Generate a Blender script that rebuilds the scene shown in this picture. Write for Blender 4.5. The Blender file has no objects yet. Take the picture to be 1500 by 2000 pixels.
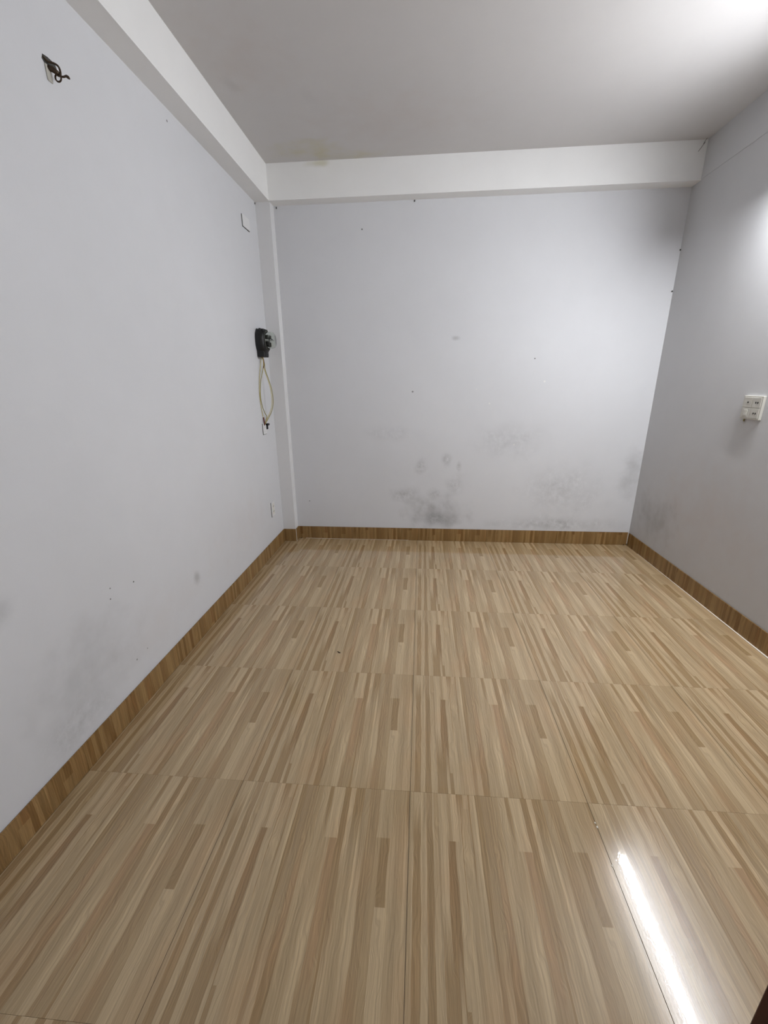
import bpy, bmesh, math, random
from mathutils import Matrix, Vector
random.seed(4)
S = bpy.context.scene
C = S.collection

# ---------------------------------------------------------------- camera
cam_d = bpy.data.cameras.new('camera'); cam = bpy.data.objects.new('camera', cam_d); C.objects.link(cam)
cam_d.sensor_fit = 'VERTICAL'; cam_d.sensor_height = 24.0; cam_d.lens = 804.35 / 2000 * 24.0
cam_d.clip_start = 0.01; cam_d.clip_end = 60
right = Vector((0.99614044, 0.08724866, -0.00958662))
down = Vector((0.01733725, -0.3026505, -0.95294391))
fwd = Vector((-0.08604447, 0.94909975, -0.30299506))
m = Matrix((right, -down, -fwd)).transposed().to_4x4()
m.translation = Vector((0.0158, -1.0797, 1.3689))
cam.matrix_world = m
S.camera = cam

# ---------------------------------------------------------------- world, view
S.view_settings.view_transform = 'Standard'; S.view_settings.look = 'None'
S.view_settings.gamma = 1.0; S.view_settings.use_curve_mapping = False
S.view_settings.exposure = 0.13
W = bpy.data.worlds.new('world'); S.world = W; W.use_nodes = True
bg = W.node_tree.nodes['Background']
bg.inputs[0].default_value = (0.86, 0.93, 1.0, 1); bg.inputs[1].default_value = 0.25
TUBE_POWER = 740.0

# ---------------------------------------------------------------- room numbers (metres, from the camera fit)
XL = -1.198; ZC = 2.815; YF = -1.30
XR = lambda y: 1.8212 - 0.0058 * y
YB = lambda x: 2.3948 + 0.0037 * x
BY = lambda x: 2.2958 + 0.0037 * x
PX = -1.090; PY = 2.3094; BZ = 2.5968; SK = 0.1140; T = 0.6; GR = 0.0106

# ---------------------------------------------------------------- node helpers
def srgb(r, g, b):
    f = lambda c: (c / 255 / 12.92) if c / 255 <= 0.04045 else ((c / 255 + 0.055) / 1.055) ** 2.4
    return (f(r), f(g), f(b), 1)

class NT:
    def __init__(s, name):
        s.m = bpy.data.materials.new(name); s.m.use_nodes = True
        s.t = s.m.node_tree; s.b = s.t.nodes['Principled BSDF']
    def n(s, typ, **kw):
        o = s.t.nodes.new(typ)
        for k, v in kw.items(): setattr(o, k, v)
        return o
    def l(s, a, b): s.t.links.new(a, b)
    def math(s, op, a, b=None, c=None, clamp=False):
        o = s.n('ShaderNodeMath', operation=op, use_clamp=clamp)
        for i, v in enumerate((a, b, c)):
            if v is None: continue
            if isinstance(v, (int, float)): o.inputs[i].default_value = v
            else: s.l(v, o.inputs[i])
        return o.outputs[0]
    def vm(s, op, a, b=None, out=0):
        o = s.n('ShaderNodeVectorMath', operation=op)
        for i, v in enumerate((a, b)):
            if v is None: continue
            if isinstance(v, (tuple, list)): o.inputs[i].default_value = v
            else: s.l(v, o.inputs[i])
        return o.outputs[out]
    def noise(s, vec, scale, detail=3, rough=0.5):
        o = s.n('ShaderNodeTexNoise'); s.l(vec, o.inputs['Vector'])
        o.inputs['Scale'].default_value = scale; o.inputs['Detail'].default_value = detail
        o.inputs['Roughness'].default_value = rough
        return o.outputs[0]
    def mr(s, v, a, b, c=0.0, d=1.0, smooth=False):
        o = s.n('ShaderNodeMapRange'); s.l(v, o.inputs[0])
        if smooth: o.interpolation_type = 'SMOOTHSTEP'
        for i, q in zip((1, 2, 3, 4), (a, b, c, d)): o.inputs[i].default_value = q
        return o.outputs[0]
    def mix(s, f, a, b, blend='MIX'):
        o = s.n('ShaderNodeMix', data_type='RGBA', blend_type=blend)
        if isinstance(f, (int, float)): o.inputs[0].default_value = f
        else: s.l(f, o.inputs[0])
        for i, v in ((6, a), (7, b)):
            if isinstance(v, tuple): o.inputs[i].default_value = v
            else: s.l(v, o.inputs[i])
        return o.outputs[2]
    def bump(s, h, strength, dist):
        o = s.n('ShaderNodeBump'); s.l(h, o.inputs['Height'])
        o.inputs['Strength'].default_value = strength; o.inputs['Distance'].default_value = dist
        return o.outputs[0]

def plain(name, col, rough=0.5, metal=0.0, spec=0.5, var=0.06, scale=40):
    q = NT(name)
    tc = q.n('ShaderNodeTexCoord').outputs['Object']
    f = q.mr(q.noise(tc, scale, 4), 0.3, 0.7, 1 - var, 1 + var)
    c = q.mix(1.0, col, f, 'MULTIPLY')
    q.l(c, q.b.inputs['Base Color'])
    q.b.inputs['Roughness'].default_value = rough; q.b.inputs['Metallic'].default_value = metal
    q.b.inputs['Specular IOR Level'].default_value = spec
    return q.m

def paint(name, col, blobs=(), specks=()):
    """matt emulsion on trowelled plaster; blobs = scuffs, damp marks, broad tints and one painted shadow, with their own place and colour"""
    q = NT(name)
    pos = q.n('ShaderNodeNewGeometry').outputs['Position']
    big = q.noise(pos, 1.3, 3); mid = q.noise(pos, 9, 4, 0.6); fine = q.noise(pos, 420, 2)
    f = q.math('ADD', q.mr(big, 0.3, 0.7, 0.975, 1.02), q.mr(mid, 0.3, 0.7, -0.008, 0.008))
    c = q.mix(1.0, col, f, 'MULTIPLY')
    smear = q.mr(q.noise(pos, 22, 5, 0.7), 0.35, 0.68)
    cloud = q.mr(q.noise(pos, 5, 4, 0.6), 0.25, 0.6)
    for cen, rad, k, dc, mode in blobs:
        d = q.vm('DIVIDE', q.vm('SUBTRACT', pos, tuple(cen)), tuple(rad))
        wob = d
        ln = q.vm('LENGTH', wob, out=1)
        ln = q.math('ADD', ln, q.mr(q.noise(pos, 11, 3), 0.3, 0.7, -0.22, 0.22))
        a = q.mr(ln, 0.05, 1.0, 1.0, 0.0, True)
        a = q.math('MULTIPLY', a, k)
        if mode == 's': a = q.math('MULTIPLY', a, smear)
        elif mode == 'c': a = q.math('MULTIPLY', a, cloud)
        c = q.mix(a, c, dc)
    for cen, r, k, dc in specks:
        d = q.vm('DISTANCE', pos, tuple(cen), out=1)
        a = q.mr(d, r * 0.6, r, k, 0.0)
        c = q.mix(a, c, dc)
    q.l(c, q.b.inputs['Base Color'])
    q.b.inputs['Roughness'].default_value = 0.62; q.b.inputs['Specular IOR Level'].default_value = 0.25
    h = q.math('ADD', q.math('MULTIPLY', fine, 0.25), q.math('MULTIPLY', mid, 1.0))
    q.l(q.bump(h, 0.35, 0.002), q.b.inputs['Normal'])
    return q.m

# ---------------------------------------------------------------- the printed strip pattern of the tiles
TONE = {'H': (185, 166, 140), 'L': (178, 159, 133), 'm': (170, 151, 125), 'M': (165, 145, 118), 'R': (164, 140, 113), 'd': (159, 138, 111), 'D': (153, 131, 102), 'E': (146, 122, 93)}
Z1 = [(13, 'm'), (36, 'L'), (42, 'H'), (54, 'm'), (73, 'd'), (78, 'H'), (94, 'M'), (123, 'L'), (138, 'M'), (157, 'H'), (176, 'D'),
      (195, 'L'), (200, 'D'), (212, 'L'), (219, 'H'), (238, 'D'), (277, 'd'), (296, 'M'), (320, 'L'), (334, 'D'), (375, 'H'),
      (396, 'D'), (411, 'H'), (444, 'D'), (463, 'm'), (497, 'd'), (516, 'L'), (545, 'm'), (590, 'M'), (600, 'D')]
Z2 = [(8, 'm'), (14, 'H'), (36, 'D'), (47, 'L'), (54, 'H'), (75, 'D'), (98, 'm'), (118, 'H'), (144, 'E'), (146, 'm'), (165, 'L'),
      (168, 'D'), (198, 'm'), (219, 'L'), (232, 'D'), (258, 'M'), (280, 'R'), (310, 'L'), (340, 'm'), (349, 'L'), (375, 'R'),
      (397, 'd'), (435, 'm'), (461, 'H'), (487, 'd'), (513, 'M'), (539, 'D'), (556, 'L'), (587, 'm'), (600, 'L')]
Z3 = [(13, 'm'), (33, 'D'), (53, 'L'), (73, 'D'), (94, 'L'), (109, 'D'), (130, 'D'), (141, 'L'), (154, 'D'), (178, 'L'), (200, 'm'),
      (224, 'L'), (237, 'd'), (255, 'L'), (277, 'D'), (318, 'm'), (340, 'H'), (353, 'd'), (380, 'M'), (389, 'D'), (407, 'L'),
      (457, 'm'), (484, 'd'), (510, 'M'), (546, 'H'), (568, 'm'), (588, 'L'), (600, 'm')]
# where each strip changes (0..0.6 m from the far edge), for the upper and the lower change
B1 = [(13, .19), (36, .09), (73, .12), (123, .17), (157, .155), (195, .05), (238, .27), (296, .22), (334, .12), (375, .17),
      (411, .25), (444, .14), (497, .24), (539, .16), (600, .13)]
B2 = [(36, .45), (73, .50), (94, .33), (118, .39), (144, .47), (165, .52), (198, .38), (232, .41), (280, .46), (340, .35),
      (375, .50), (435, .42), (487, .53), (539, .34), (600, .44)]

# half-width of the change: most strips fade, a few end square
S1 = [(123, .05), (157, .001), (176, .04), (195, .001), (334, .06), (375, .001), (497, .06), (539, .002), (600, .06)]
S2 = [(144, .07), (165, .001), (340, .08), (375, .03), (487, .07), (539, .001), (600, .08)]

def ramp(q, fac, stops):
    o = q.n('ShaderNodeValToRGB'); r = o.color_ramp; r.interpolation = 'CONSTANT'
    prev = 0.0; first = True
    els = []
    for end, col in stops:
        els.append((prev, col)); prev = end / 600.0
    r.elements[0].position = 0.0; r.elements[0].color = els[0][1]
    r.elements[1].position = els[1][0]; r.elements[1].color = els[1][1]
    for p, c in els[2:]:
        e = r.elements.new(p); e.color = c
    q.l(fac, o.inputs[0])
    return o.outputs[0]

def tile_material(name, tint, skirting=False):
    q = NT(name)
    tc = q.n('ShaderNodeTexCoord').outputs['Object']
    sep = q.n('ShaderNodeSeparateXYZ'); q.l(tc, sep.inputs[0])
    X, Y, Z = sep.outputs
    if skirting:
        rnd = q.n('ShaderNodeObjectInfo').outputs['Random']
        t = q.math('ADD', q.math('MULTIPLY', rnd, 0.46), Z)
        x = X
    else:
        t = q.math('SUBTRACT', 0.6, q.math('SUBTRACT', Y, q.math('MULTIPLY', X, GR))); x = X
    comb = q.n('ShaderNodeCombineXYZ'); q.l(x, comb.inputs[0]); q.l(t, comb.inputs[1])
    P = comb.outputs[0]
    def stretched(sx, sy, scale, detail=2):
        v = q.vm('MULTIPLY', P, (sx, sy, 1)); return q.noise(v, scale, detail)
    warp = q.mr(stretched(60, 7, 1), 0.3, 0.7, -0.0022, 0.0022)
    xw = q.math('ADD', x, warp)
    u = q.math('DIVIDE', xw, 0.6, clamp=True)
    tj = t
    cols = [ramp(q, u, [(e, srgb(*TONE[k])) for e, k in Zx]) for Zx in (Z1, Z2, Z3)]
    brk = [ramp(q, u, [(e, (v, v, v, 1)) for e, v in Bx]) for Bx in (B1, B2)]
    soft = [ramp(q, u, [(e, (v, v, v, 1)) for e, v in Sx]) for Sx in (S1, S2)]
    def step(i):
        return q.math('ADD', q.math('DIVIDE', q.math('SUBTRACT', tj, brk[i]), q.math('MULTIPLY', soft[i], 2.0)), 0.5, clamp=True)
    c = q.mix(step(0), cols[0], cols[1])
    c = q.mix(step(1), c, cols[2])
    # soft strips laid over the print, wood grain and slow drift of tone
    s1 = q.mr(stretched(210, 1.8, 1, 3), 0.32, 0.68, 0.85, 1.13)
    bend = q.math('ADD', x, q.mr(stretched(14, 7, 1, 2), 0.3, 0.7, -0.012, 0.012))
    cb = q.n('ShaderNodeCombineXYZ'); q.l(bend, cb.inputs[0]); q.l(t, cb.inputs[1])
    s2 = q.mr(q.noise(q.vm('MULTIPLY', cb.outputs[0], (330, 3.5, 1)), 1, 3), 0.3, 0.7, 0.83, 1.15)
    s3 = q.mr(stretched(1500, 60, 1, 1), 0.3, 0.7, 0.96, 1.04)
    k = q.math('MULTIPLY', q.math('MULTIPLY', s1, s2), s3)
    c = q.mix(1.0, c, k, 'MULTIPLY')
    red = q.mr(stretched(9, 3, 1, 2), 0.48, 0.68)
    c = q.mix(q.math('MULTIPLY', red, 0.35), c, q.mix(1.0, c, (1.08, 0.92, 0.82, 1), 'MULTIPLY'))
    c = q.mix(1.0, c, tint, 'MULTIPLY')
    q.l(c, q.b.inputs['Base Color'])
    pos = q.n('ShaderNodeNewGeometry').outputs['Position']
    q.b.inputs['Roughness'].default_value = 0.16
    q.b.inputs['Specular IOR Level'].default_value = 0.22
    q.b.inputs['Coat Weight'].default_value = 0.6 if not skirting else 0.2
    q.b.inputs['Coat Roughness'].default_value = 0.004
    # lightly pebbled glaze
    h = q.math('ADD', q.noise(pos, 170, 2), q.math('MULTIPLY', q.noise(pos, 14, 1), 1.5))
    nb = q.bump(h, 0.05, 0.001)
    q.l(nb, q.b.inputs['Coat Normal']); q.l(nb, q.b.inputs['Normal'])
    return q.m

# ---------------------------------------------------------------- mesh helpers
def link(name, me, mat=None, parent=None, loc=None, rotz=0):
    o = bpy.data.objects.new(name, me); C.objects.link(o)
    if mat is not None and me is not None and not me.materials: me.materials.append(mat)
    if loc is not None: o.location = loc
    if rotz: o.rotation_euler = (0, 0, rotz)
    if parent is not None: o.parent = parent
    return o
def mesh(bm, name='m', smooth=False):
    bmesh.ops.recalc_face_normals(bm, faces=bm.faces)
    me = bpy.data.meshes.new(name); bm.to_mesh(me); bm.free()
    if smooth:
        for p in me.polygons: p.use_smooth = True
    return me
def prism(bm, pts, z0, z1, inset=0.0):
    n = len(pts); cx = sum(p[0] for p in pts) / n; cy = sum(p[1] for p in pts) / n
    lo = [bm.verts.new((x, y, z0)) for x, y in pts]
    hi = []
    for x, y in pts:
        dx = -inset if x > cx else inset; dy = -inset if y > cy else inset
        hi.append(bm.verts.new((x + dx, y + dy, z1)))
    bm.faces.new(hi); bm.faces.new(lo[::-1])
    for i in range(n):
        j = (i + 1) % n; bm.faces.new((lo[i], lo[j], hi[j], hi[i]))
def box(bm, x0, x1, y0, y1, z0, z1, bev=0.0, seg=2):
    t = bmesh.new(); prism(t, [(x0, y0), (x1, y0), (x1, y1), (x0, y1)], z0, z1)
    if bev: bmesh.ops.bevel(t, geom=list(t.edges), offset=bev, segments=seg, profile=0.6, affect='EDGES')
    me = bpy.data.meshes.new('t'); t.to_mesh(me); t.free(); bm.from_mesh(me); bpy.data.meshes.remove(me)
def tube(bm, pts, r, n=10, closed=False, caps=True):
    pts = [Vector(p) for p in pts]; rings = []
    N = len(pts); rad = r if isinstance(r, (list, tuple)) else [r] * N
    up = None
    for i, p in enumerate(pts):
        if closed: d = pts[(i + 1) % N] - pts[i - 1]
        else: d = pts[min(i + 1, N - 1)] - pts[max(i - 1, 0)]
        d.normalize()
        if up is None: up = d.orthogonal().normalized()
        up = (up - d * up.dot(d)).normalized(); sd = d.cross(up)
        rings.append([bm.verts.new(p + (up * math.cos(a) + sd * math.sin(a)) * rad[i]) for a in [2 * math.pi * k / n for k in range(n)]])
    for i in range(N if closed else N - 1):
        a, b = rings[i], rings[(i + 1) % N]
        for k in range(n): bm.faces.new((a[k], a[(k + 1) % n], b[(k + 1) % n], b[k]))
    if caps and not closed: bm.faces.new(rings[0][::-1]); bm.faces.new(rings[-1])
def smooth_path(pts, k=6):
    P = [Vector(p) for p in pts]; out = []
    for i in range(len(P) - 1):
        a = P[max(i - 1, 0)]; b = P[i]; c = P[i + 1]; d = P[min(i + 2, len(P) - 1)]
        for j in range(k):
            t = j / k
            out.append(0.5 * ((2 * b) + (c - a) * t + (2 * a - 5 * b + 4 * c - d) * t * t + (3 * b - a - 3 * c + d) * t ** 3))
    out.append(P[-1]); return out
def struct(name, bm, mat, parent=None, label=None, loc=None):
    o = link(name, mesh(bm), mat, parent, loc)
    if parent is None: o['kind'] = 'structure'
    if label: o['label'] = label
    return o
def part(name, bm, mat, parent, smooth=False, label=None):
    o = link(name, mesh(bm, name, smooth), mat, parent)
    # keep world coordinates of the mesh while parented to an offset thing
    if parent is not None: o.matrix_parent_inverse = Matrix.Translation(-parent.location)
    if label: o['label'] = label
    return o
def thing(name, label, cat, loc, group=None):
    o = bpy.data.objects.new(name, None); C.objects.link(o); o.location = loc; o.empty_display_size = 0.05
    o['label'] = label; o['category'] = cat
    if group: o['group'] = group
    return o

# ---------------------------------------------------------------- materials
GREY = srgb(120, 120, 118); DARK = srgb(52, 50, 46); YEL = srgb(196, 190, 150); WHITE = srgb(235, 235, 232); WARM = srgb(190, 172, 160)
WALLC = srgb(216, 217, 220)
m_left = paint('paint_left', WALLC,
    [((XL, .12, .36), (.2, .34, .26), .22, GREY, 'c'), ((XL, .02, .2), (.2, .26, .13), .3, GREY, 's'), ((XL, .873, .348), (.1, .055, .045), .4, GREY, ''),
     ((XL, -.15, .73), (.1, .09, .08), .3, GREY, 'c'), ((XL, 1.5, .4), (.1, .7, .3), .12, WARM, 'c'), ((XL, 0.55, .3), (.1, .5, .22), .10, WARM, 'c')],
    [((XL, 1.223, 2.543), .006, .8, DARK), ((XL, .409, .561), .0045, .9, DARK), ((XL, .28, .598), .004, .7, DARK), ((XL, .27, .556), .004, .8, DARK),
     ((XL, .334, .224), .005, .6, DARK), ((XL, .407, .229), .004, .5, DARK)])
m_back = paint('paint_back', WALLC,
    [((.15, 2.395, .25), (.36, .3, .20), .52, GREY, 'c'), ((.17, 2.395, .2), (.22, .3, .10), .55, DARK, 's'), ((-.12, 2.395, .42), (.2, .3, .1), .5, GREY, 's'), ((.16, 2.395, .43), (.12, .3, .07), .42, GREY, 's'),
     ((.24, 2.395, .73), (.06, .3, .09), .5, GREY, 's'), ((.34, 2.395, .68), (.03, .3, .06), .5, GREY, 's'), ((.02, 2.395, .67), (.07, .3, .1), .5, GREY, 's'),
     ((.32, 2.395, .52), (.12, .3, .12), .35, GREY, 's'), ((1.2, 2.395, .48), (.5, .3, .32), .28, GREY, 's'), ((1.15, 2.395, .17), (.7, .3, .09), .5, GREY, 's'),
     ((1.75, 2.395, .62), (.12, .3, .3), .35, GREY, 'c'), ((.27, 2.395, 1.68), (.05, .3, .025), .35, GREY, ''), ((-.25, 2.395, .95), (.35, .3, .09), .18, GREY, 's'),
     ((.75, 2.395, .9), (.4, .3, .2), .25, GREY, 's')],
    [((-.44, 2.394, 2.429), .007, .75, DARK), ((.882, 2.398, 1.524), .006, .8, DARK), ((-.057, 2.395, 1.285), .009, .8, GREY), ((-.966, 2.391, .353), .006, .7, DARK),
     ((.973, 2.398, 1.354), .009, .9, WHITE), ((.56, 2.397, 1.19), .008, .7, WHITE), ((.78, 2.398, .86), .008, .5, WHITE), ((.45, 2.397, 1.30), .006, .5, WHITE)])
m_right = paint('paint_right', srgb(198, 198, 199),
    [((1.81, 1.55, .5), (.2, .8, .5), .22, WARM, 'c'), ((1.81, 2.1, .35), (.2, .35, .25), .35, GREY, 'c'), ((1.81, 1.43, 1.14), (.05, .02, .03), .4, srgb(120, 108, 80), '')],  # last blob: shadow and stain painted under the socket box
    [((1.81, 1.25, 1.33), .004, .8, DARK)])
m_ceil = paint('paint_ceiling', srgb(206, 204, 203),
    [((-.76, 2.14, ZC), (.34, .14, .3), .6, YEL, 'c'), ((-.5, 2.25, ZC), (.3, .1, .3), .4, YEL, 'c'), ((-.85, 1.3, ZC), (.35, .4, .3), .2, WARM, 'c'), ((-.2, 1.9, ZC), (.7, .4, .3), .15, WARM, 'c'),
     ((-.62, 1.68, ZC), (.05, .16, .3), .10, GREY, 'c'), ((-.98, 1.5, ZC), (.05, .1, .3), .10, GREY, 'c')])
m_beam = paint('paint_beam', srgb(241, 241, 240), [((-.72, 2.295, 2.80), (.12, .3, .035), .5, YEL, '')])
m_plain = paint('paint_plain', srgb(226, 226, 227))
m_grout = plain('floor_grout', srgb(96, 80, 62), 0.8)
m_caulk = plain('white_caulk', srgb(226, 220, 208), 0.6)
m_tile = tile_material('tile_print', (0.95, 0.905, 0.785, 1))
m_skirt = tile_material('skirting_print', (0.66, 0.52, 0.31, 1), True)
m_plastic = plain('white_plastic', srgb(222, 220, 212), 0.35, var=0.03)
m_cream = plain('aged_plastic', srgb(192, 189, 180), 0.4, var=0.04)
m_black = plain('black_bakelite', srgb(7, 7, 8), 0.5)
m_hole = plain('slot_dark', srgb(22, 20, 18), 0.8)
m_steel = plain('rusty_steel', srgb(74, 60, 46), 0.5, 0.6, var=0.3, scale=180)
m_brass = plain('meter_metal', srgb(150, 150, 145), 0.3, 0.9)
m_wire_y = plain('yellow_wire', srgb(196, 182, 108), 0.5)
m_wire_g = plain('yellow_green_wire', srgb(150, 140, 72), 0.5)
m_red = plain('red_tape', srgb(96, 34, 26), 0.5)
m_door = plain('dark_red_door', srgb(62, 9, 8), 0.45, var=0.15, scale=12)
m_leaf = plain('dry_leaf', srgb(58, 42, 20), 0.8)
m_seam = plain('dark_grey_and_gap_shade', srgb(70, 70, 66), 0.9)  # dark grey of crack, rim and counter; painted shade in the plate gaps
m_metal = plain('handle_metal', srgb(160, 150, 130), 0.3, 1.0)

q = NT('clear_cover'); q.b.inputs['Base Color'].default_value = (0.9, 0.93, 0.9, 1); q.b.inputs['Transmission Weight'].default_value = 1.0
q.b.inputs['Roughness'].default_value = 0.06; q.b.inputs['IOR'].default_value = 1.35; m_glass = q.m
q = NT('tube_glow'); q.b.inputs['Base Color'].default_value = (1, 1, 1, 1)
q.b.inputs['Emission Color'].default_value = (0.945, 0.965, 1.0, 1); q.b.inputs['Emission Strength'].default_value = TUBE_POWER; m_glow = q.m

# ---------------------------------------------------------------- structure
yb0, yb1 = YB(XL), YB(XR(2.4))
bm = bmesh.new(); prism(bm, [(XL - .12, YF - .12), (XR(YF) + .12, YF - .12), (XR(2.4) + .12, yb1 + .12), (XL - .12, yb0 + .12)], -.12, -.0014)
floor = struct('floor', bm, m_grout)
bm = bmesh.new(); prism(bm, [(XL - .12, YF - .12), (XR(YF) + .12, YF - .12), (XR(2.4) + .12, yb1 + .12), (XL - .12, yb0 + .12)], ZC, ZC + .12)
ceiling = struct('ceiling', bm, m_ceil)
bm = bmesh.new(); prism(bm, [(XL - .12, YF), (XL, YF), (XL, yb0), (XL - .12, yb0)], 0, ZC); struct('wall_left', bm, m_left)
bm = bmesh.new(); prism(bm, [(XR(YF), YF), (XR(YF) + .12, YF), (XR(2.4) + .12, yb1), (XR(2.4), yb1)], 0, ZC); struct('wall_right', bm, m_right)
bm = bmesh.new(); prism(bm, [(XL - .12, yb0), (XR(2.4) + .12, yb1), (XR(2.4) + .12, yb1 + .12), (XL - .12, yb0 + .12)], 0, ZC); struct('wall_back', bm, m_back)
DX0, DX1, DH = 0.10, 0.926, 2.08          # doorway in the wall behind the camera
bm = bmesh.new()
box(bm, XL - .12, DX0, YF - .12, YF, 0, ZC); box(bm, DX1, XR(YF) + .12, YF - .12, YF, 0, ZC); box(bm, DX0, DX1, YF - .12, YF, DH, ZC)
struct('wall_front', bm, m_plain)

# beams and corner column
bm = bmesh.new(); prism(bm, [(XL, YF), (PX, YF), (PX, BY(PX)), (PX, yb0), (XL, yb0)], BZ, ZC); struct('trim_1', bm, m_beam, label='white ceiling beam along left wall')
bm = bmesh.new(); prism(bm, [(PX, BY(PX)), (XR(2.3), BY(XR(2.3))), (XR(2.4), yb1), (PX, YB(PX))], BZ, ZC); struct('trim_2', bm, m_beam, label='white ceiling beam across back wall')
bm = bmesh.new(); prism(bm, [(XR(YF) - .007, YF), (XR(YF), YF), (XR(2.3), BY(1.8)), (XR(2.3) - .003, BY(1.8))], BZ + .005, ZC); struct('trim_3', bm, m_right, label='slightly proud plaster band at top of right wall')
bm = bmesh.new(); prism(bm, [(XL, PY), (PX, PY), (PX, YB(PX)), (XL, yb0)], 0, BZ); struct('trim_4', bm, m_plain, label='narrow white corner column beside left wall')

# ---------------------------------------------------------------- floor tiles (each a part of the floor)
xa_lim = XL + .0085
shared = None
for ci in range(-2, 3):
    for ri in range(-3, 4):
        g = 0.0007
        x0 = ci * T + (g if ci * T > xa_lim else 0); x1 = (ci + 1) * T - g
        gy = 0.00012
        lx0 = max(x0, xa_lim); lx1 = x1
        base = ri * T
        def yl(x, k): return base + k * T + GR * x
        ylo = lambda x: max(yl(x, 0) + gy, YF - .11 if DX0 < x < DX1 else YF)
        yhi = lambda x: min(yl(x, 1) - gy, YB(x) - .0085)
        clipped = (lx0 != ci * T + g) or base < YF or ri == 3
        ox, oy = ci * T, base + GR * ci * T
        pts = [(lx0, ylo(lx0)), (lx1, ylo(lx1)), (lx1, yhi(lx1)), (lx0, yhi(lx0))]
        if ri == -3: pts = [(lx0, YF - .0), (lx1, YF - .0), (lx1, yhi(lx1)), (lx0, yhi(lx0))]
        if ci == -2 and ri == 3:   # notch for the column
            q0 = PX + .0085; q1 = PY - .0085
            pts = [(lx0, ylo(lx0)), (lx1, ylo(lx1)), (lx1, yhi(lx1)), (q0, yhi(q0)), (q0, q1), (lx0, q1)]
        if clipped or shared is None:
            bm = bmesh.new()
            ins = 0.00015 if len(pts) == 4 else 0.0
            prism(bm, [(x - ox, y - oy) for x, y in pts], -.008, 0.0, ins)
            me = mesh(bm, 'tile')
            if not clipped: shared = me
        else: me = shared
        o = link('tile', me, m_tile, floor, (ox, oy, 0))
# thin sealant line between the last tiles and the right skirting: widens toward the viewer
bm = bmesh.new()
prism(bm, [(1.7996, YF), (XR(YF) - .008, YF), (XR(2.2) - .008, 2.2), (1.7996, 2.2)], -.006, .0012)
o = part('sealant_line', bm, m_caulk, floor, label='off-white sealant line by right skirting')
bm = bmesh.new()
prism(bm, [(-1.02, YB(-1.02) - .0115), (-.08, YB(-.08) - .0100), (-.08, YB(-.08) - .0080), (-1.02, YB(-1.02) - .0080)], -.006, .0010)
o = part('sealant_line', bm, m_caulk, floor, label='off-white sealant line by back skirting')
# chipped grout crumbs in the open joint at the right
for x, y, s in ((.5985, -.060, .0028), (.6005, -.073, .0035), (.5990, -.185, .003)):
    bm = bmesh.new(); bmesh.ops.create_icosphere(bm, subdivisions=1, radius=s, matrix=Matrix.Translation((x, y, .0005)) @ Matrix.Diagonal((.8, 1.3, .5, 1)))
    part('grout_crumb', bm, m_caulk, floor)

# ---------------------------------------------------------------- skirting: short cut tiles, each a part of its run
skirt_cache = {}
def skirt_piece(L, parent, loc, ang, off=0.0):
    key = (round(L, 4), round(off, 4))
    if key not in skirt_cache:
        bm = bmesh.new(); prism(bm, [(off, -.0055), (off + L, -.0055), (off + L, 0), (off, 0)], 0.0005, SK)
        bmesh.ops.bevel(bm, geom=[e for e in bm.edges if all(v.co.z > SK - .001 for v in e.verts)], offset=.0012, segments=2, affect='EDGES')
        skirt_cache[key] = mesh(bm, 'skirting_tile')
    o = link('skirting_tile', skirt_cache[key], m_skirt, parent, None)
    o.location = (loc[0] - off * math.cos(ang), loc[1] - off * math.sin(ang), loc[2]); o.rotation_euler = (0, 0, ang)
    return o
def skirt_run(name, p0, p1, joints, first_off=0.0):
    """local x runs p0 -> p1, room side is local -y"""
    p0 = Vector((p0[0], p0[1], 0)); p1 = Vector((p1[0], p1[1], 0)); d = (p1 - p0); L = d.length; d.normalize()
    ang = math.atan2(d.y, d.x); nrm = Vector((d.y, -d.x, 0))
    bm = bmesh.new()
    a, b = p0, p1
    prism(bm, [tuple(v.xy) for v in (a, b, b + nrm * .0025, a + nrm * .0025)], 0, SK - .003)
    run = struct(name, bm, m_grout)
    js = [0.0] + [j for j in joints if 0.01 < j < L - .01] + [L]
    for i in range(len(js) - 1):
        s, e = js[i] + .0006, js[i + 1] - .0006
        off = round(0.6 - (e - s) - .0012, 3) if (i == 0 and e - s < .59) else 0.0
        q0 = p0 + d * s + nrm * .0025
        skirt_piece(e - s, run, (q0.x, q0.y, 0), ang, max(off, 0))
    return run
skirt_run('baseboard_left', (XL, YF + .001), (XL, PY - .0005), [0.1 - .013 + .6 * k for k in range(7)])
skirt_run('baseboard_back', (PX + .0085, YB(PX + .0085)), (XR(2.4) - .0085, YB(1.8) - .0), [.49 + .6 * k for k in range(6)])
skirt_run('baseboard_right', (XR(2.385), 2.385), (XR(YF + .001), YF + .001), [.55 + .6 * k for k in range(7)])
skirt_run('baseboard_column', (XL + .0085, PY), (PX + .0075, PY), [])
skirt_run('baseboard_column_side', (PX, PY + .0005), (PX, YB(PX) - .0005), [])
skirt_run('baseboard_front', (DX0 - .06, YF), (XL + .0085, YF), [.6, 1.2])
for nm, b in (('corner_caulk', (PX + .006, PX + .0095, PY - .0095, PY - .006)), ('corner_caulk', (XR(2.38) - .012, XR(2.38) - .0078, YB(1.79) - .0125, YB(1.79) - .0082))):
    bm = bmesh.new(); box(bm, *b, 0.012 if b[0] > 0 else 0.001, SK + .004, .0008, 1)
    part(nm, bm, m_caulk, bpy.data.objects['baseboard_column' if b[0] < 0 else 'baseboard_back'])

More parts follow.
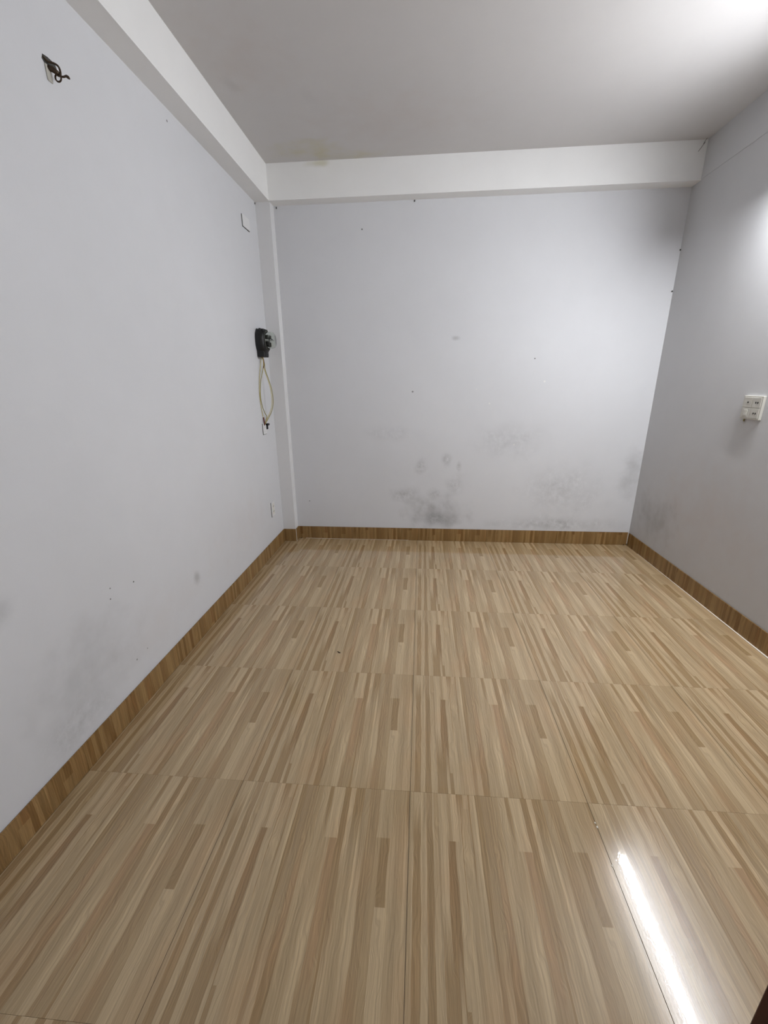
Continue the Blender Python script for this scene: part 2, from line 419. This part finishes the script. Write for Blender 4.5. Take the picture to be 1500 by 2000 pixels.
# small crack and cobweb threads in the far upper right corner
c0 = bpy.data.objects['trim_2']
for pts in ([(1.755, 2.301, 2.752), (1.768, 2.301, 2.770), (1.776, 2.3005, 2.783), (1.788, 2.3, 2.80)], [(1.778, 2.299, 2.790), (1.784, 2.297, 2.805), (1.787, 2.285, 2.8135)]):
    bm = bmesh.new(); tube(bm, smooth_path(pts, 4), .0012, 5); part('crack', bm, m_seam, c0)
for loc in ((-1.196, 2.302, 2.588), (-1.068, YB(-1.07) - .002, 2.585), (-.057, YB(0) - .003, 2.590)):
    bm = bmesh.new(); bmesh.ops.create_icosphere(bm, subdivisions=1, radius=.006, matrix=Matrix.Translation(loc) @ Matrix.Diagonal((.7, .6, 1.3, 1)))
    part('nail_gap_spot', bm, m_seam, bpy.data.objects['trim_4'] if loc[0] < -1 else c0)  # dark lumps under the beam, one standing in for a corner gap
for loc in ((XR(2.38) - .003, YB(1.8) - .006, 2.225), (XR(2.38) - .008, YB(1.8) - .006, 1.965)):
    bm = bmesh.new(); bmesh.ops.create_icosphere(bm, subdivisions=1, radius=.0055, matrix=Matrix.Translation(loc) @ Matrix.Diagonal((1.2, .7, 1, 1)))
    part('nail_gap_spot', bm, m_seam, bpy.data.objects['wall_right'])

# ---------------------------------------------------------------- door leaf, open, at the viewer's right
hinge = Vector((DX1, YF + .005)); az = Vector((1.26, 1.0)); C0 = Vector((.0158, -1.0797))
edge = C0 + az * 0.545
dd = (edge - hinge); LW = dd.length; ang = math.atan2(dd.y, dd.x)
door = bpy.data.objects.new('door_1', None); C.objects.link(door); door['kind'] = 'structure'; door['label'] = 'dark red door leaf standing open at right of the viewer'
door.location = (hinge.x, hinge.y, 0); door.rotation_euler = (0, 0, ang)
def dpart(name, bm, mat, par=door):
    return link(name, mesh(bm, name), mat, par)
# leaf occupies local x 0..LW, thickness local y -.04..0  (room-left side is +y)
bm = bmesh.new(); th = .038
box(bm, 0, .10, -th, 0, .01, 2.05, .002, 1); box(bm, LW - .10, LW, -th, 0, .01, 2.05, .002, 1)
box(bm, .10, LW - .10, -th, 0, .01, .16, .002, 1); box(bm, .10, LW - .10, -th, 0, 1.93, 2.05, .002, 1); box(bm, .10, LW - .10, -th, 0, .92, 1.06, .002, 1)
leaf = dpart('leaf', bm, m_door)
for z0, z1 in ((.16, .92), (1.06, 1.93)):
    bm = bmesh.new(); box(bm, .098, LW - .098, -th + .012, -.012, z0 - .002, z1 + .002); box(bm, .15, LW - .15, -th + .006, -.006, z0 + .06, z1 - .06, .005, 1)
    dpart('panel', bm, m_door)
bm = bmesh.new(); box(bm, LW - .075, LW - .035, 0, .004, .90, 1.08, .001, 1)
tube(bm, [(LW - .055, .003, 1.02), (LW - .055, .045, 1.02)], .008, 10); tube(bm, [(LW - .055, .042, 1.02), (LW - .16, .045, 1.02)], .008, 10)
dpart('handle', bm, m_metal)
bm = bmesh.new()
for a, b, c, d, e, f in ((DX0 - .05, DX0 + .012, YF - .125, YF + .008, 0, DH + .04), (DX1 - .003, DX1 + .05, YF - .125, YF + .004, 0, DH + .04), (DX0, DX1, YF - .125, YF + .008, DH - .012, DH + .04)):
    box(bm, a, b, c, d, e, f, .002, 1)
struct('trim_5', bm, m_door, label='dark red door frame behind the viewer')

# ---------------------------------------------------------------- tube light on the right wall
ty0, ty1, tz, tx = .235, 1.455, 2.36, 1.712
tl = thing('tube_light', 'white tube light fixed high on the right wall, seen mirrored in the floor', 'lamp', (XR(.85), .85, tz))
bm = bmesh.new(); box(bm, tx + .022, tx + .056, ty0, ty1, tz - .020, tz + .020, .005, 2); part('batten', bm, m_plastic, tl)
for y in (.45, 1.22):
    bm = bmesh.new(); box(bm, tx + .05, XR(y) - .0005, y - .015, y + .015, tz - .012, tz + .012, .002, 1); part('wall_bracket', bm, m_plastic, tl)
def arc_bar(a0, a1, r, n):           # part of a round tube: angles measured from straight out into the room
    bm = bmesh.new(); rows = []
    for y in (ty0 + .02, ty1 - .02):
        rows.append([bm.verts.new((tx - r * math.cos(a), y, tz - r * math.sin(a))) for a in [a0 + (a1 - a0) * k / n for k in range(n + 1)]])
    for k in range(n): bm.faces.new((rows[0][k], rows[0][k + 1], rows[1][k + 1], rows[1][k]))
    bm.faces.new((rows[0][0], rows[0][n], rows[1][n], rows[1][0]))
    for r_ in rows: bm.faces.new(r_)
    return bm
part('tube', arc_bar(math.radians(-19), math.radians(146), .0080, 18), m_glow, tl, True)
part('tube_shield', arc_bar(math.radians(147), math.radians(340), .0078, 10), m_plastic, tl, True)  # added opaque arc, unseen, keeps the tube's light off the ceiling
for y in (ty0 - .004, ty1 - .022):
    bm = bmesh.new(); box(bm, tx - .016, tx + .030, y, y + .026, tz - .018, tz + .018, .004, 2); part('end_cap', bm, m_plastic, tl)

# ---------------------------------------------------------------- rusty hook high on the left wall
hk = thing('wall_hook', 'rusty bent metal hook in a chipped hole high on the left wall', 'hook', (XL, .52, 2.33))
bm = bmesh.new()
pl = [(.494, 2.352), (.500, 2.366), (.520, 2.369), (.547, 2.367), (.552, 2.356), (.535, 2.350), (.515, 2.340), (.503, 2.342)]
a = [bm.verts.new((XL + .0006, y, z)) for y, z in pl]; b = [bm.verts.new((XL - .004, y, z)) for y, z in pl]
bm.faces.new(a); bm.faces.new(b[::-1])
for i in range(len(pl)): bm.faces.new((a[i], a[(i + 1) % len(pl)], b[(i + 1) % len(pl)], b[i]))
part('chipped_hole', bm, m_seam, hk, label='grey chipped plaster around the hook')
bm = bmesh.new()
box(bm, XL, XL + .004, .500, .520, 2.300, 2.344, .0012, 1); part('wall_plate', bm, m_cream, hk, label='pale metal plate')
bm = bmesh.new()
tube(bm, smooth_path([(XL, .499, 2.360), (XL + .006, .510, 2.352), (XL + .018, .520, 2.352), (XL + .028, .524, 2.346), (XL + .031, .525, 2.334), (XL + .030, .524, 2.322)], 6), .0030, 8)
part('bent_rod', bm, m_steel, hk, True)
bm = bmesh.new(); tube(bm, [(XL + .001, .512, 2.338), (XL + .012, .518, 2.336), (XL + .026, .523, 2.326)], [.007, .0085, .006], 12)
part('sleeve', bm, m_steel, hk, True)
bm = bmesh.new(); tube(bm, [(XL + .022 + .010 * math.cos(t), .522, 2.316 + .010 * math.sin(t)) for t in [2 * math.pi * k / 20 for k in range(20)]], .0025, 8, closed=True)
part('ring', bm, m_steel, hk, True)
bm = bmesh.new(); tube(bm, smooth_path([(XL + .020, .523, 2.323), (XL + .036, .526, 2.320), (XL + .047, .528, 2.322), (XL + .056, .530, 2.315)], 4), [.0030] * 8 + [.0042, .0046, .0042, .0028, .001], 8)
part('hook_tip', bm, m_steel, hk, True)

# ---------------------------------------------------------------- plates on the left wall
def plate(name, label, cat, y0, y1, z0, z1, mat, dep=.007):
    t = thing(name, label, cat, (XL, (y0 + y1) / 2, (z0 + z1) / 2))
    bm = bmesh.new(); box(bm, XL, XL + .0022, y0 - .0035, y1 - .002, z0 - .0035, z1 - .003); part('gap_shade', bm, m_seam, t, label='dark strip painted as the shaded gap edge')  # sheet in dark colour stands for the shade along left and bottom edges
    bm = bmesh.new(); box(bm, XL + .0015, XL + dep, y0, y1, z0, z1, .0025, 2); part('cover', bm, mat, t)
    return t
plate('blank_plate', 'white blank cover plate high on the left wall near the corner column', 'plate', 2.031, 2.150, 2.368, 2.440, m_plain)
t = plate('light_switch', 'small white switch plate under the looped yellow wires on the left wall', 'switch', 2.040, 2.112, .984, 1.068, m_plain)
bm = bmesh.new(); box(bm, XL + .006, XL + .011, 2.058, 2.092, 1.002, 1.050, .001, 1); part('rocker', bm, m_plain, t)
bm = bmesh.new(); box(bm, XL + .004, XL + .020, 2.094, 2.112, 1.018, 1.060, .003, 1); box(bm, XL + .004, XL + .026, 2.094, 2.130, 1.046, 1.062, .003, 1)
part('black_knob', bm, m_black, t, label='black toggle')
t = plate('wall_socket', 'white socket plate low on the left wall above the skirting', 'socket', 2.054, 2.124, .308, .430, m_plain)
bm = bmesh.new(); box(bm, XL + .006, XL + .0085, 2.068, 2.110, .325, .413, .001, 1); part('insert', bm, m_plastic, t)
for z in (.348, .392):
    for y in (2.080, 2.098):
        bm = bmesh.new(); box(bm, XL + .0078, XL + .0088, y - .002, y + .002, z - .006, z + .006); part('socket_slot', bm, m_hole, t)

# ---------------------------------------------------------------- electricity meter
my, mz = 2.128, 1.655
em = thing('electricity_meter', 'black electricity meter with clear dome cover on the left wall by the column', 'meter', (XL, my, mz))
def ellipse_loft(bm, secs, n=36, cy=my):
    rings = []
    for x, ry, rz, cz, pw in secs:
        r = []
        for k in range(n):
            a = 2 * math.pi * k / n; c, s = math.cos(a), math.sin(a)
            r.append(bm.verts.new((x, cy + ry * math.copysign(abs(c) ** pw, c), cz + rz * math.copysign(abs(s) ** pw, s))))
        rings.append(r)
    for i in range(len(rings) - 1):
        for k in range(n): bm.faces.new((rings[i][k], rings[i][(k + 1) % n], rings[i + 1][(k + 1) % n], rings[i + 1][k]))
    bm.faces.new(rings[0][::-1]); bm.faces.new(rings[-1])
bm = bmesh.new()
ellipse_loft(bm, [(XL, .070, .086, mz, .8), (XL + .02, .073, .088, mz, .8), (XL + .050, .070, .086, mz, .8), (XL + .060, .062, .077, mz + .002, .85), (XL + .066, .052, .066, mz + .006, .9)])
part('case', bm, m_black, em, True)
bm = bmesh.new(); box(bm, XL, XL + .050, my - .056, my + .050, 1.548, 1.604, .005, 2)
for k in range(4): box(bm, XL + .046, XL + .0525, my - .046 + k * .025, my - .030 + k * .025, 1.556, 1.592, .001, 1)
part('terminal_block', bm, m_black, em)
bm = bmesh.new()
for x0, x1, h in ((.006, .015, .012), (.024, .036, .014), (.042, .060, .010)):
    box(bm, XL + x0, XL + x1, my - .045, my + .045, mz + .070, mz + .082 + h - .006, .002, 1)
part('top_lug', bm, m_black, em)
bm = bmesh.new(); ellipse_loft(bm, [(XL + .064, .058, .070, mz + .008, .9), (XL + .070, .058, .070, mz + .008, .9)]); part('rim', bm, m_seam, em, True, 'grey metal rim')
g = bmesh.new()
ellipse_loft(g, [(XL + .068, .050, .060, mz + .010, .9), (XL + .100, .048, .058, mz + .010, .9), (XL + .116, .044, .053, mz + .009, .9), (XL + .124, .034, .042, mz + .007, .9)])
g.faces.ensure_lookup_table()
for f in [f for f in g.faces if len(f.verts) > 10 and f.calc_center_median().x < XL + .07]: g.faces.remove(f)
dome = part('glass_dome', g, m_glass, em, True, 'clear dome cover')
sm = dome.modifiers.new('thick', 'SOLIDIFY'); sm.thickness = .0016; sm.offset = -1
bm = bmesh.new(); box(bm, XL + .070, XL + .088, my - .034, my + .030, mz + .018, mz + .044, .002, 1); part('register', bm, m_seam, em, label='grey counter block')
bm = bmesh.new(); tube(bm, [(XL + .094, my, mz + .006), (XL + .094, my, mz + .009)], .024, 28)
part('disc', bm, m_brass, em, label='silver spinning disc')
bm = bmesh.new(); box(bm, XL + .070, XL + .090, my - .030, my - .014, mz - .036, mz + .002, .002, 1); box(bm, XL + .070, XL + .086, my + .006, my + .028, mz - .036, mz - .004, .002, 1)
part('coil', bm, m_black, em)
bm = bmesh.new(); box(bm, XL + .100, XL + .108, my - .012, my + .010, mz + .012, mz + .020, .001, 1); part('name_plate', bm, m_hole, em)

# ---------------------------------------------------------------- looped wires from meter to switch
wl = thing('looped_wires', 'yellow wires hanging in a loop from the black meter to the small switch', 'wire', (XL + .02, 2.10, 1.3))
def wire(pts, r, mat, name='wire', label=None):
    bm = bmesh.new(); tube(bm, smooth_path(pts, 7), r, 8); return part(name, bm, mat, wl, True, label)
wire([(XL + .018, 2.106, 1.548), (XL + .012, 2.095, 1.50), (XL + .006, 2.068, 1.42), (XL + .005, 2.045, 1.34), (XL + .005, 2.036, 1.28), (XL + .005, 2.040, 1.21), (XL + .006, 2.052, 1.14), (XL + .008, 2.060, 1.10), (XL + .010, 2.064, 1.065)], .0022, m_wire_y)
wire([(XL + .024, 2.108, 1.548), (XL + .028, 2.112, 1.51), (XL + .022, 2.10, 1.455), (XL + .010, 2.070, 1.38), (XL + .006, 2.046, 1.28), (XL + .008, 2.052, 1.21), (XL + .014, 2.074, 1.15), (XL + .024, 2.088, 1.115), (XL + .018, 2.080, 1.09), (XL + .010, 2.066, 1.062)], .0028, m_wire_g)
wire([(XL + .028, 2.110, 1.548), (XL + .034, 2.115, 1.50), (XL + .034, 2.118, 1.46), (XL + .050, 2.120, 1.40), (XL + .066, 2.120, 1.34), (XL + .073, 2.12, 1.29), (XL + .073, 2.12, 1.225), (XL + .058, 2.12, 1.16), (XL + .030, 2.10, 1.10), (XL + .012, 2.072, 1.060)], .0028, m_wire_g)
wire([(XL + .030, 2.106, 1.548), (XL + .030, 2.108, 1.47), (XL + .046, 2.112, 1.40), (XL + .061, 2.112, 1.34), (XL + .067, 2.112, 1.28), (XL + .066, 2.112, 1.22), (XL + .052, 2.112, 1.165), (XL + .024, 2.092, 1.10), (XL + .010, 2.068, 1.064)], .0022, m_wire_y)
wire([(XL + .022, 2.106, 1.553), (XL + .030, 2.112, 1.53), (XL + .030, 2.112, 1.50), (XL + .026, 2.106, 1.47)], .0042, m_red, 'wire_sleeve', 'dark red sleeve')
wire([(XL + .008, 2.058, 1.112), (XL + .010, 2.060, 1.085), (XL + .010, 2.062, 1.052)], .0050, m_red, 'wire_sleeve', 'dark red sleeve')

# ---------------------------------------------------------------- socket box on the right wall
y0, y1, z0, z1 = 1.319, 1.455, 1.150, 1.274
xw = XR(1.39)
sb = thing('socket_box', 'cream surface-mounted four-module switch and socket box on the right wall', 'socket', (xw, 1.387, 1.212))
bm = bmesh.new(); box(bm, xw - .014, xw + .0003, y0, y1, z0, z1, .002, 2); part('frame', bm, m_cream, sb)
for r_, (za, zb) in enumerate(((1.158, 1.209), (1.213, 1.266))):
    for c_, (ya, yb_) in enumerate(((1.327, 1.384), (1.388, 1.447))):
        bm = bmesh.new(); box(bm, xw - .0162, xw - .012, ya, yb_, za, zb, .0015, 2)
        md = part('module', bm, m_cream, sb)
        cy_, cz_ = (ya + yb_) / 2, (za + zb) / 2
        if c_ == 0:
            bm = bmesh.new(); box(bm, xw - .0168, xw - .0160, cy_ + .0015, cy_ + .0085, cz_ - .0045, cz_ + .0045)
            s = part('socket_slot', bm, m_hole, md)
        bm = bmesh.new()
        if c_ == 0:
            box(bm, xw - .0168, xw - .0160, cy_ - .0125, cy_ - .0055, cz_ - .0045, cz_ + .0045)
            s = part('socket_slot', bm, m_hole, md)
        elif r_ == 1:
            tube(bm, [(xw - .0158, cy_ - .002, cz_), (xw - .0176, cy_ - .002, cz_)], .0045, 14); s = part('indicator', bm, m_hole, md, label='black round dot')
        else:
            box(bm, xw - .0185, xw - .0158, cy_ - .012, cy_ + .012, cz_ - .016, cz_ + .016, .002, 2); s = part('rocker', bm, m_cream, md)
bm = bmesh.new(); tube(bm, smooth_path([(xw - .001, 1.432, 1.152), (xw - .004, 1.433, 1.143), (xw - .003, 1.431, 1.136)], 3), .0028, 7)
part('wire_stub', bm, m_wire_g, sb)

# ---------------------------------------------------------------- bit of dry leaf on the floor
bm = bmesh.new()
prof = [(-.010, .006, .001), (-.006, .002, .0035), (-.001, -.002, .005), (.005, -.005, .005), (.010, -.005, .003)]
top = []; 
for i, (x, y, z) in enumerate(prof):
    w = (.0012, .0030, .0038, .0034, .0008)[i]
    top.append([bm.verts.new((x, y + w, z * .5 + .0006)), bm.verts.new((x, y, z)), bm.verts.new((x, y - w, .0006))])
for i in range(4):
    for k in range(2): bm.faces.new((top[i][k], top[i][k + 1], top[i + 1][k + 1], top[i + 1][k]))
lf = link('dry_leaf', mesh(bm, 'leaf'), m_leaf, None, (-.398, .748, .0002)); sm = lf.modifiers.new('t', 'SOLIDIFY'); sm.thickness = .0006
lf['label'] = 'tiny dark curled leaf scrap lying alone on the tiled floor'; lf['category'] = 'debris'
for lab, loc in (('tiny dark crumb on floor at foot of corner column', (-1.06, YB(-1.06) - .02, .002)), ('tiny dark crumb on floor in far right corner', (1.772, YB(1.79) - .018, .003))):
    bm = bmesh.new(); bmesh.ops.create_icosphere(bm, subdivisions=1, radius=.006, matrix=Matrix.Diagonal((1.2, .8, .6, 1)))
    for v in bm.verts: v.co *= random.uniform(.75, 1.15)
    o = link('floor_crumb', mesh(bm, 'crumb'), m_leaf, None, (loc[0], loc[1], .0035)); o['label'] = lab; o['category'] = 'debris'
